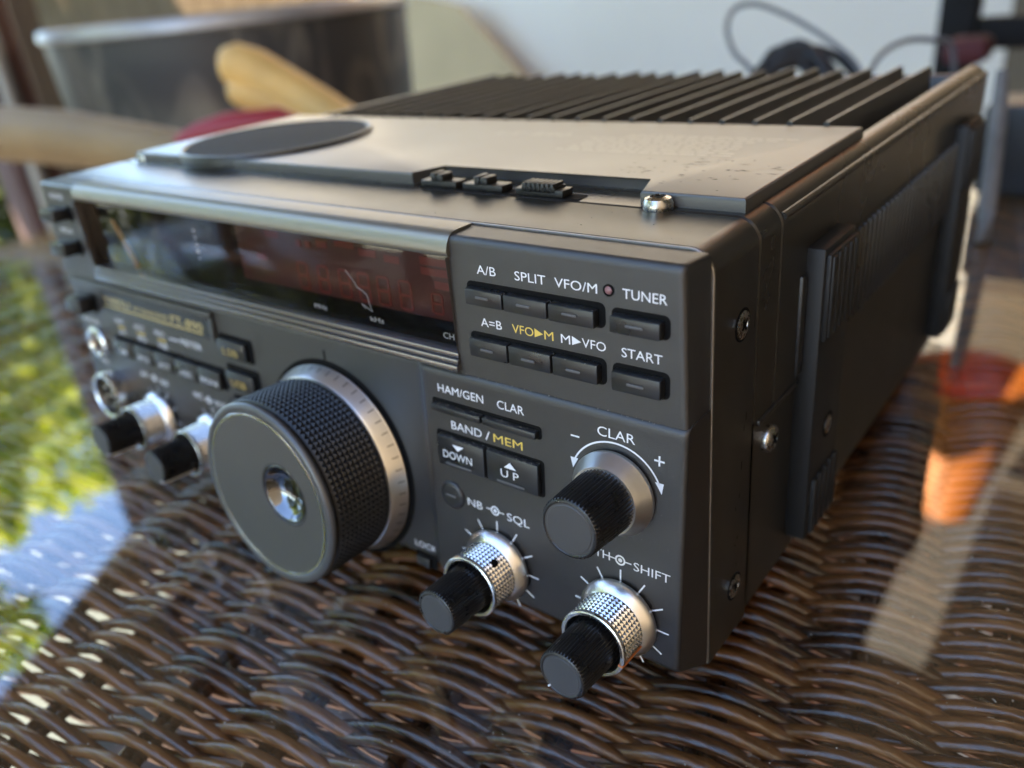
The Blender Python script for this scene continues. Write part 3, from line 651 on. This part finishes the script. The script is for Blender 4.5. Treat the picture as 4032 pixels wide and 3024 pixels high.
mk('dial_rim', MB().lathe([(24.6, 22.5), (25.0, 22.9), (25.05, 23.5), (24.6, 24.2), (23.9, 24.5), (22.9, 24.45), (22.5, 24.1)], fn, 120, False, False), M_dialface, DL, 50)
mk('dial_ring', MB().lathe([(22.6, 23.9), (22.5, 24.4), (22.0, 24.55), (21.6, 24.35)], fn, 120, False, False), M_chrome, DL, 60)
dpx, dpz = 142.2-DX, 30.6-1.9-DZ
# face plate with a circular opening for the finger dimple
def ring_face(mb, R_, cx, cz, r, s_, n=96):
    o_ = [fn(R_*math.cos(2*math.pi*i/n), R_*math.sin(2*math.pi*i/n), s_) for i in range(n)]
    i_ = [fn(cx+r*math.cos(2*math.pi*i/n), cz+r*math.sin(2*math.pi*i/n), s_) for i in range(n)]
    mb.add(o_+i_, [(k, (k+1) % n, n+(k+1) % n, n+k) for k in range(n)])
fc = MB(); ring_face(fc, 21.7, dpx, dpz, 8.6, 24.4); mk('dial_face', fc, M_dialface, DL)
ffn = lambda x, z, s: fn(dpx+x, dpz+z, s)
mk('dimple_rim', MB().lathe([(8.7, 24.0), (8.6, 24.42), (8.2, 24.5), (7.9, 24.2)], ffn, 72, False, False), M_black, DL)
mk('finger_dimple', MB().lathe([(8.0, 24.15), (7.5, 24.45), (7.2, 24.2), (6.6, 23.0), (5.2, 21.6), (3.4, 20.8), (1.6, 20.45), (.05, 20.4)], ffn, 72, False, False), mat('dimple_gloss', (.14, .145, .15), .10, metal=1.0), DL, 80)

# --- sockets at the left
jf = lambda x, z, s: PR(7.6+x, 36.0+z, s)
JK = mk('headphone_socket', MB().lathe([(6.0, -.2), (6.0, .9), (5.5, 1.4), (4.4, 1.6), (3.6, 1.2), (3.2, .3), (3.1, -.2)], jf, 48, False, False), M_metal, RD)
mk('socket_bore', MB().lathe([(3.2, .1), (1.2, -.0)], jf, 32), M_gap, JK)
mf = lambda x, z, s: PR(14.2+x, 18.4+z, s)
MC = mk('microphone_socket', MB().lathe([(8.9, -.2), (8.9, 4.6), (8.6, 5.4), (7.6, 5.6), (7.1, 5.2), (7.0, 1.5)], mf, 64, False, False), M_metal, RD)
mk('socket_insert', MB().lathe([(7.05, 1.6), (6.6, 2.4), (.3, 2.4)], mf, 48), M_gap, MC)
for k in range(8):
    a = k*2*math.pi/7; q = (0 if k == 7 else 4.6)
    pf = lambda x, z, s, a=a, q=q: mf(q*math.cos(a)+x, q*math.sin(a)+z, s)
    mk('socket_pin', MB().lathe([(1.25, 2.4), (1.25, 3.6), (.9, 3.7), (.8, 2.6)], pf, 16), M_metal, MC)

# --- chassis: front frame, covers
def rsec(x0, x1, z0, z1, r, y, rb=1.0, n=6):
    out = []
    for cx, cz, a0, rr in ((x1-r, z1-r, 0, r), (x0+r, z1-r, 90, r), (x0+rb, z0+rb, 180, rb), (x1-rb, z0+rb, 270, rb)):
        for k in range(n+1):
            a = rad(a0+90*k/n); out.append((cx+rr*math.cos(a), y, cz+rr*math.sin(a)))
    return out
fm = MB(); fm.loft([rsec(-2.2, 238.1, -4.8, 92.95, 5, 10.3), rsec(-2.5, 238.4, -5.4, 93.2, 5, 10.6), rsec(-2.5, 238.4, -6.4, 93.2, 5, 30.0), rsec(-2.3, 238.2, -6.4, 93.0, 5, 30.3)])
FRM = mk('chassis_frame', fm, M_frame, RD)
mk('seam_line', MB().loft([rsec(-2.35, 238.2, -4.6, 92.98, 4.8, 9.95), rsec(-2.5, 238.35, -4.6, 93.12, 4.9, 10.1), rsec(-2.5, 238.35, -4.6, 93.12, 4.9, 10.32), rsec(-2.3, 238.1, -4.6, 92.9, 4.8, 10.5)]), M_seam, FRM)
mk('seam_gap', MB().loft([rsec(-1.5, 237.3, -3.5, 92.2, 4, 8.9), rsec(-1.5, 237.3, -3.5, 92.2, 4, 10.4)]), M_gap, FRM)
mk('rear_gap', MB().loft([rsec(-2, 237.4, -5.6, 92.4, 4.6, 29), rsec(-2, 237.4, -5.6, 92.4, 4.6, 33.5)]), M_gap, FRM)
lw_ = MB(); lw_.loft([rsec(-1.6, 237.4, -6.4, 60, 1, 30.4, 1), rsec(-1.6, 237.4, -6.4, 60, 1, 243, 1)])
mk('lower_chassis', lw_, M_frame, RD)
# top cover: arch section open underneath
def arch(x0, x1, z0, z1, r, t, y, n=6):
    o_ = [(x1, y, z0)]+[(x1-r+r*math.cos(rad(90*k/n)), y, z1-r+r*math.sin(rad(90*k/n))) for k in range(n+1)]+[(x0+r-r*math.sin(rad(90*k/n)), y, z1-r+r*math.cos(rad(90*k/n))) for k in range(n+1)]+[(x0, y, z0)]
    r2 = r-t; x0, x1, z1 = x0+t, x1-t, z1-t
    i_ = [(x1, y, z0)]+[(x1-r2+r2*math.cos(rad(90*k/n)), y, z1-r2+r2*math.sin(rad(90*k/n))) for k in range(n+1)]+[(x0+r2-r2*math.sin(rad(90*k/n)), y, z1-r2+r2*math.cos(rad(90*k/n))) for k in range(n+1)]+[(x0, y, z0)]
    return o_+i_[::-1]
tc_ = MB(); tc_.loft([arch(-2.2, 238.0, 47.6, 92.9, 5, 2, 31.0), arch(-2.5, 238.3, 47.4, 93.15, 5, 2, 31.4), arch(-2.5, 238.3, 47.4, 93.15, 5, 2, 41.6), arch(-2.2, 238.0, 47.5, 92.95, 5, 2, 41.8)])
tc_.loft([arch(-2.3, 238.1, 47.4, 93.0, 5, 2, 41.8), arch(-2.6, 238.5, 47.4, 93.3, 5, 2, 42.3), arch(-2.6, 238.5, 47.4, 93.3, 5, 2, 108.0), arch(-2.6, 238.5, 47.4, 93.3, 5, 2, 108.1)])
# beyond the plate the middle is open over the heat sink: two side rails remain
for sx in (1, -1):
    f_ = (lambda x: x) if sx > 0 else (lambda x: 235.9-x)
    for y0, y1 in ((108.1, 243.5),):
        o_ = [(238.5, 47.4)]+[(233.5+5*math.cos(rad(90*k/6)), 88.3+5*math.sin(rad(90*k/6))) for k in range(7)]+[(232.2, 93.3), (231.9, 90), (236.3, 84), (236.3, 47.4)]
        tc_.loft([[(f_(x), y0, z) for x, z in o_], [(f_(x), y1, z) for x, z in o_]])
CV = mk('top_cover', tc_, M_cover, RD, 30)
rg = MB()    # rounded lip along the top right edge and the slim ridge on the side
rg.tube([(237.9, 43, 90.2), (237.9, 243.3, 90.2)], .9, 10)
rg.box(237.5, 239.3, 54.2, 57.2, 49, 73.6, .6); rg.box(237.6, 239.0, 33.0, 57.0, 45.9, 47.5, .5)
mk('side_ridge', rg, M_cover, CV)
# ribbed vent panel between the rails
vr = MB(); vr.box(237.3, 238.9, 80, 204, 47.8, 49.6, .3); vr.box(237.3, 238.9, 80, 204, 73.6, 74.4, .3)
y_ = 82.0
while y_ < 203: vr.box(237.0, 239.9, y_, y_+1.7, 49.2, 73.8, .5); y_ += 4.1
mk('vent_ribs', vr, M_cover, CV)
for y0 in (57.8, 201.5):
    ra = MB(); ra.box(237.2, 242.6, y0, y0+21, 0, 79.2, .7); ra.box(242.0, 243.6, y0+1.2, y0+20.5, 56.5, 77.6, .4)
    RL = mk('side_rail', ra, M_rubber, RD)
    g = MB(); g2 = MB()
    for k in range(5): g.box(242.8, 244.1, y0+2.0+k*3.8, y0+4.2+k*3.8, 57.4, 77.0, .3)
    for k in range(5): g2.box(242.3, 243.6, y0+2.6+k*3.8, y0+4.8+k*3.8, 1.0, 17.5, .3)
    mk('rail_grip', g, M_rubber, RL); mk('rail_grip', g2, M_rubber, RL)
    if y0 < 100:
        hf = lambda a, c, s: (242.7+s, 69.5+a, 29.5+c)
        mk('rail_screw', MB().lathe([(3.6, -.4), (3.6, .02), (2.6, .03)], hf, 32), M_gap, RL)
        mk('rail_screw', MB().lathe([(2.5, -.4), (2.5, .12), (1.4, .3), (.5, .1)], hf, 24), M_screw, RL)
bk = MB().box(0, 236, 243.0, 246.5, -5, 90, .8); mk('rear_panel', bk, M_cover, RD)
# heat sink
hk = MB(); hk.box(8, 229.5, 108.3, 240, 70, 84.5)
x = 234.2-9.85; n_f = 0
while x > 24:
    # tapered fin, ragged rear end
    y1 = 214+3*math.sin(n_f*1.7)
    hk.loft([[(x-1.7, y, 84), (x+1.7, y, 84), (x+.85, y, 96.4), (x+.45, y, 96.9), (x-.45, y, 96.9), (x-.85, y, 96.4)] for y in (108.4, y1)])
    x -= 9.85; n_f += 1
mk('heat_sink', hk, M_fin, RD)
# top plate with its notch
pp = [(6, 33.5), (143.2, 33.5), (145.4, 44.0), (208.3, 44.0), (210.6, 33.3), (234.0, 33.3), (234.0, 108.0), (6, 108.0)]
PLT = mk('top_plate', MB().prism(pp, 92.6, 96.0, .75, ident, 3), M_plate, RD, 30)
# worn chips and printed text on the plate
T_ = lambda x, y, s: (x, y, 96.0+s)
pt = MB(); text(pt, 'FT-890', 131, 158, 83.6, 4.2, T_, .04)
for i in range(9):
    z = 88.4-i*2.6; x = 164+rng.uniform(0, 6) if i > 1 else 176
    xe = 217+rng.uniform(-8, 3) if i != 0 else 222
    while x < xe:
        l = rng.uniform(1.2, 5.2); poly(pt, [(x, z), (x+l, z), (x+l, z+1.0), (x, z+1.0)], T_, .04); x += l+rng.uniform(.6, 1.1)
mk('plate_lettering', pt, mat('faint_print', (.23, .22, .20), .34, metal=.4), PLT, flat=True)
ch = MB()
for _ in range(70):
    cx_, cy_ = rng.uniform(195, 232), rng.uniform(36, 66); l, w_ = abs(rng.normal())*.7+.15, rng.uniform(.08, .22)
    if cx_ < 211 and cy_ < 46: continue
    poly(ch, [(cx_-l, cy_), (cx_, cy_-w_), (cx_+l, cy_), (cx_, cy_+w_)], T_, .03)
mk('paint_chips', ch, M_gap, PLT, flat=True)
# slide switches in the notch
mk('switch_slot', MB().prism(rr2(146.5, 195.8, 31.6, 36.2, .6), 93.0, 93.34, fn=ident), M_gap, FRM)
for x0, x1, kind in ((148.0, 159.6, 1), (162.0, 174.2, 1), (178.2, 191.6, 6)):
    sw = MB(); sw.box(x0, x1, 31.6, 36.0, 93.4, 95.0, .15)
    if kind == 1:
        c = (x0+x1)/2-.5; sw.box(c-1.9, c-.15, 31.5, 36.0, 94.6, 96.9, .5); sw.box(c+.1, c+2.2, 31.5, 36.0, 94.6, 96.7, .5)
    else:
        for k in range(7): sw.box(x0+2.2+k*1.3, x0+3.2+k*1.3, 31.5, 36.0, 94.4, 96.4, .3)
        sw.box(x0+2.0, x0+11.4, 31.6, 36.0, 94.4, 95.5)
    mk('slide_switch', sw, M_frame, RD, 40)
# screws
def screw(fn, r, h, head=True, label=None):
    o = mk('screw', MB().lathe([(r*.98, -.3), (r, .1), (r, h*.55), (r*.86, h*.85), (r*.5, h), (r*.48, h*.55), (.1, h*.5)], fn, 40, False, True), M_screw, RD, 40, label)
    c = MB()
    for a in (35, 125):
        q = rad(a); ux, uz = math.cos(q), math.sin(q); l, wd = r*.52, r*.14
        c.add([fn(l*ux-wd*uz, l*uz+wd*ux, h+.03), fn(l*ux+wd*uz, l*uz-wd*ux, h+.03), fn(-l*ux+wd*uz, -l*uz-wd*ux, h+.03), fn(-l*ux-wd*uz, -l*uz+wd*ux, h+.03)], [(0,1,2,3)])
    mk('screw_recess', c, M_gap, o, flat=True)
screw(lambda a, c, s: (216.0+a, 31.0+c, 93.2+s), 3.2, 2.7, label='raised screw on the top edge')
screw(lambda a, c, s: (9.5+a, 36.0+c, 93.2+s), 3.2, 2.7)
for y, z in ((23.2, 74.0), (23.2, 8.6)):
    hf = lambda a, c, s, y=y, z=z: (238.45+s, y+a, z+c)
    mk('screw', MB().lathe([(3.5, -.4), (3.5, .03), (2.8, .05)], hf, 32), M_gap, FRM)
    screw(lambda a, c, s, y=y, z=z: (238.4+s, y+a, z+c), 2.9, .45)
screw(lambda a, c, s: (237.4+s, 41.6+a, 38.6+c), 3.4, 2.0)
# scuffs on the frame side
sc = MB()
for y, z, l in ((26.5, 52, 2.2), (25.6, 49.5, 1.6), (25.0, 40.5, 2.6), (24.4, 33, 1.2), (22.6, 30.5, .9), (24, 22, 1.0), (22.8, 20.6, .7), (23.8, 14.5, .8), (29.2, 73, 4)):
    sc.add([(238.44, y-.12, z-l/2), (238.44, y+.14, z-l*.4), (238.44, y+.2, z+l/2), (238.44, y-.1, z+l*.3)], [(0,1,2,3)])
mk('scuff_marks', sc, M_gap, FRM, flat=True)
# speaker grille
grid_m = mat('grille_mesh', (.03, .033, .033), .75, spec=.1)
n = grid_m.node_tree; b_ = n.nodes['Principled BSDF']; tcn = n.nodes.new('ShaderNodeTexCoord'); mp = n.nodes.new('ShaderNodeMapping'); mp.inputs['Scale'].default_value = (400, 400, 400)
vo = n.nodes.new('ShaderNodeTexVoronoi'); vo.inputs['Scale'].default_value = 1.0; vo.inputs['Randomness'].default_value = 0.0
rp = n.nodes.new('ShaderNodeValToRGB'); rp.color_ramp.elements[0].position = .36; rp.color_ramp.elements[0].color = (.006, .006, .006, 1); rp.color_ramp.elements[1].position = .42; rp.color_ramp.elements[1].color = (.055, .06, .06, 1)
n.links.new(tcn.outputs['Object'], mp.inputs[0]); n.links.new(mp.outputs[0], vo.inputs['Vector']); n.links.new(vo.outputs['Distance'], rp.inputs[0]); n.links.new(rp.outputs[0], b_.inputs['Base Color'])
gf = lambda a, c, s: (50+a, 63+c, s)
GR = mk('speaker_grille', MB().lathe([(33.0, 93.2), (33.2, 96.6), (32.9, 97.1), (32.2, 97.2), (31.6, 96.7), (31.4, 96.4)], gf, 96, False, False), M_frame, RD)
mk('grille_mesh', MB().lathe([(31.5, 96.2), (31.0, 96.9), (.2, 97.4)], gf, 96), grid_m, GR)
for fx, fy in ((18, 25), (220, 25), (18, 225), (220, 225)):
    mk('rubber_foot', MB().lathe([(8.5, -13), (9, -12), (9, -6.2)], lambda a, c, s, fx=fx, fy=fy: (fx+a, fy+c, s), 32), M_rubber, RD)

ds = MB()
def speck(p, s_): ds.box(-s_, s_, -s_*.7, s_*.7, -s_*.6, s_*.6, fn=lambda a,c,e: (p[0]+a, p[1]+c, p[2]+e))
for _ in range(150): speck((rng.uniform(100, 237), rng.uniform(-.2, .7), 61.45+rng.uniform(0, .3)), .035+abs(rng.normal())*.035)
for zt, fn, x0, x1, s1 in ((82.4, PU, 188, 219.5, 1.8), (82.2, PU, 223, 233.2, 1.8), (71.4, PU, 188, 219.8, 1.8), (71.1, PU, 223.2, 233.2, 1.8), (53.0, PL, 174.6, 204, 1.5), (45.2, PL, 175.5, 204.3, 1.4)):
    for _ in range(int((x1-x0)*3.2)): speck(fn(rng.uniform(x0, x1), zt+.02, rng.uniform(.1, s1)), .03+abs(rng.normal())*.035)
for _ in range(60): speck(PL(rng.uniform(174, 237), rng.uniform(7, 58), .03), .03+abs(rng.normal())*.02)
for _ in range(50): speck((rng.uniform(150, 236), rng.uniform(11, 29), 93.25), .03+abs(rng.normal())*.03)
DO = mk('dust_specks', ds, mat('grey_dust', (.24, .22, .19), .9), RD); DO['kind'] = 'stuff'

# ------------------------------------------------------------------ things behind the radio
bin_m = mat('grey_bin_plastic', (.085, .085, .083), .5, bump=.1, bump_scale=60)
n = bin_m.node_tree; b_ = n.nodes['Principled BSDF']; tcn = n.nodes.new('ShaderNodeTexCoord'); mp = n.nodes.new('ShaderNodeMapping'); mp.inputs['Scale'].default_value = (14, 14, 6)
nz = n.nodes.new('ShaderNodeTexNoise'); nz.inputs['Scale'].default_value = 1; nz.inputs['Detail'].default_value = 4; nz.inputs['Distortion'].default_value = 1.2
rp = n.nodes.new('ShaderNodeValToRGB'); rp.color_ramp.elements[0].position = .48; rp.color_ramp.elements[0].color = (.042, .043, .043, 1); rp.color_ramp.elements[1].position = .74; rp.color_ramp.elements[1].color = (.22, .20, .16, 1)
n.links.new(tcn.outputs['Object'], mp.inputs[0]); n.links.new(mp.outputs[0], nz.inputs['Vector']); n.links.new(nz.outputs['Fac'], rp.inputs[0]); n.links.new(rp.outputs[0], b_.inputs['Base Color'])
BXc, BYc, BR = -1110.0, 871.0, 318.0
bf = lambda a, c, s: (BXc+a, BYc+c, s)
BN = root('bin', (BXc, BYc, GZ), 'large dark grey bin with scuffed sides and a pale metal rim', 'bin')
mk('bin_body', MB().lathe([(BR*.86, GZ), (BR*.88, GZ+20), (BR, 112), (BR-8, 112), (BR*.86, GZ+30)], bf, 72), bin_m, BN, 40)
mk('bin_rim', MB().lathe([(BR-9, 110), (BR+3, 112), (BR+7, 115), (BR+7, 127), (BR+3, 132), (BR-6, 132), (BR-9, 128)], bf, 72, False, False), mat('galvanised_rim', (.42, .42, .42), .45, metal=.5, var=.4, var_scale=12), BN, 40)
pm = mat('mauve_paint', (.13, .08, .078), .7, var=.2, var_scale=12)
tag(mk('post', MB().box(-1270, -1195, 450, 525, GZ, 1420, 4), pm), 'mauve painted wooden post left of the grey bin', 'post')
tag(mk('post', MB().tube([(-1180, 478, GZ), (-1180, 478, 900)], 13, 14), mat('grey_pole', (.30, .31, .30), .4, metal=.4)), 'grey metal pole between the mauve post and the bin', 'pole')

wood = mat('pale_wood', (.75, .43, .13), .6, var=.25, var_scale=25, bump=.2, bump_scale=150)
wood2 = mat('weathered_wood', (.27, .175, .08), .65, var=.3, var_scale=18, bump=.2, bump_scale=150)
lg = MB()
lg.tube([(-571,466,80),(-566,468,80),(-556,473,79),(-532,480,70),(-491,488,50),(-435,492,24),(-380,486,2)], [10, 20, 25, 26, 24, 23, 22], 16)
lg.tube([(-561,462,57),(-556,464,56),(-544,468,52),(-515,474,44),(-469,481,28)], [8, 15, 19, 19, 14], 14)
tag(mk('log', lg, wood, ang=60), 'pale yellow wooden log with a knobbly end leaning by the grey bin', 'log')
st = MB(); st.tube([(-1050,215,54),(-792,239,47),(-564,270,38),(-443,285,28),(-300,310,8)], [30,29,27,23,20], 14)
tag(mk('wooden_stick', st, wood2, ang=60), 'tan wooden stick lying crosswise left of the radio', 'stick')
rs = MB(); rs.tube([(-392,282,38),(-376,295,43),(-356,312,46),(-325,343,46),(-296,365,30)], [5,9,12,12,9], 14)
tag(mk('handle', rs, mat('red_paint', (.36, .022, .03), .45), ang=60), 'red painted handle behind the speaker grille', 'handle')

def curve_pts(ctrl, n=12):
    out = []; P = [Vector(p) for p in ctrl]; P = [P[0]]+P+[P[-1]]
    for i in range(1, len(P)-2):
        for k in range(n):
            t = k/n; a, b2, c, d = P[i-1], P[i], P[i+1], P[i+2]
            out.append(tuple(.5*((2*b2)+(c-a)*t+(2*a-5*b2+4*c-d)*t*t+(3*b2-a-3*c+d)*t**3)))
    out.append(tuple(P[-2])); return out
cab_m = mat('cable_black', (.02, .02, .021), .5)
cb = root('cable_coil', (75, 470, -13), 'black cable bundle with loose loops behind the heat sink', 'cable')
lp = MB(); lp.tube(curve_pts([(60,455,20),(55,468,60),(34,483,75),(20,501,90),(16,521,101),(29,527,104),(51,525,97),(76,522,85),(102,508,72),(120,491,61),(133,473,40)]), 1.9, 8)
lp.tube(curve_pts([(122,480,30),(126,493,56),(128,515,68),(136,539,73),(148,552,72),(161,564,66),(166,570,30)]), 1.9, 8)
mk('cable_loop', lp, mat('cable_grey', (.13, .13, .135), .5), cb)
cl = MB()
for k in range(10):
    a = 1.2*math.sin(k*2.4); c0 = Vector((80+5*math.sin(k*2.1), 492+5*math.cos(k*1.3), 36)); u = Vector((math.cos(a*.5), .6*math.sin(a), .22*math.sin(a*1.3)-.18)).normalized(); v = Vector((.1*math.sin(k), .3, 1)).normalized()
    cl.tube([tuple(c0+u*(36+2*math.cos(k))*math.cos(q*math.pi/12)+v*(34+5*math.sin(k*1.9))*math.sin(q*math.pi/12)*(1-.25*math.cos(q*math.pi/12))) for q in range(25)], 3.3, 7, False)
mk('cable_bundle', cl, cab_m, cb)
tag(mk('power_box', MB().box(203, 262, 468, 520, -12.9, 42, 4), M_black), 'black box standing on the glass behind the right rear corner', 'box')
sp = MB(); sp.tube([(229,366,-12), (227,374,3), (224,385,44), (221,392,72)], [4.5, 4.5, 4.5, 3], 10)
tag(mk('cord_roll', sp, mat('mottled_cord', (.15, .14, .13), .7, var=.7, var_scale=60)), 'mottled pale cord roll standing beside the rear of the radio', 'cord')
tag(mk('white_carton', MB().box(226, 290, 660, 710, GZ, 46, 3), mat('white_card', (.60, .45, .38), .7)), 'white carton at the right edge of the frame', 'carton')
ch_m = mat('black_metal', (.007, .007, .008), .7, spec=.2)
cr = root('garden_chair', (60, 1350, GZ), 'black metal garden chair back at the upper right', 'chair')
mk('back_post', MB().box(-10, 42, 1300, 1340, GZ, 180, 6), ch_m, cr); mk('back_post', MB().box(360, 400, 1300, 1340, GZ, 180, 6), ch_m, cr)
mk('back_rail', MB().box(42, 360, 1305, 1335, -20, 24, 5), ch_m, cr); mk('back_rail', MB().box(42, 360, 1305, 1335, 130, 172, 5), ch_m, cr)
mk('seat', MB().box(-10, 400, 1340, 1760, -300, -262, 8), ch_m, cr)
for lx in (-10, 362): mk('leg', MB().box(lx, lx+38, 1720, 1758, GZ, -300, 4), ch_m, cr)
tag(mk('cushion', MB().box(30, 84, 1160, 1220, -22, 10, 10), mat('dark_red', (.07, .008, .014), .7)), 'small dark red cushion below the black chair rail', 'cushion')
tag(mk('lantern', MB().lathe([(45, 1180), (62, 1176), (105, 1000), (150, 800), (144, 780), (60, 1170)], lambda a, c, s: (25+a, 1900+c, s), 36, False, False).tube([(25, 1900, 1172), (-160, 1640, 1490)], 3, 6), mat('orange_paper', (.95, .27, .03), .6)),
    'orange hanging lantern mirrored at the right of the glass', 'lantern')
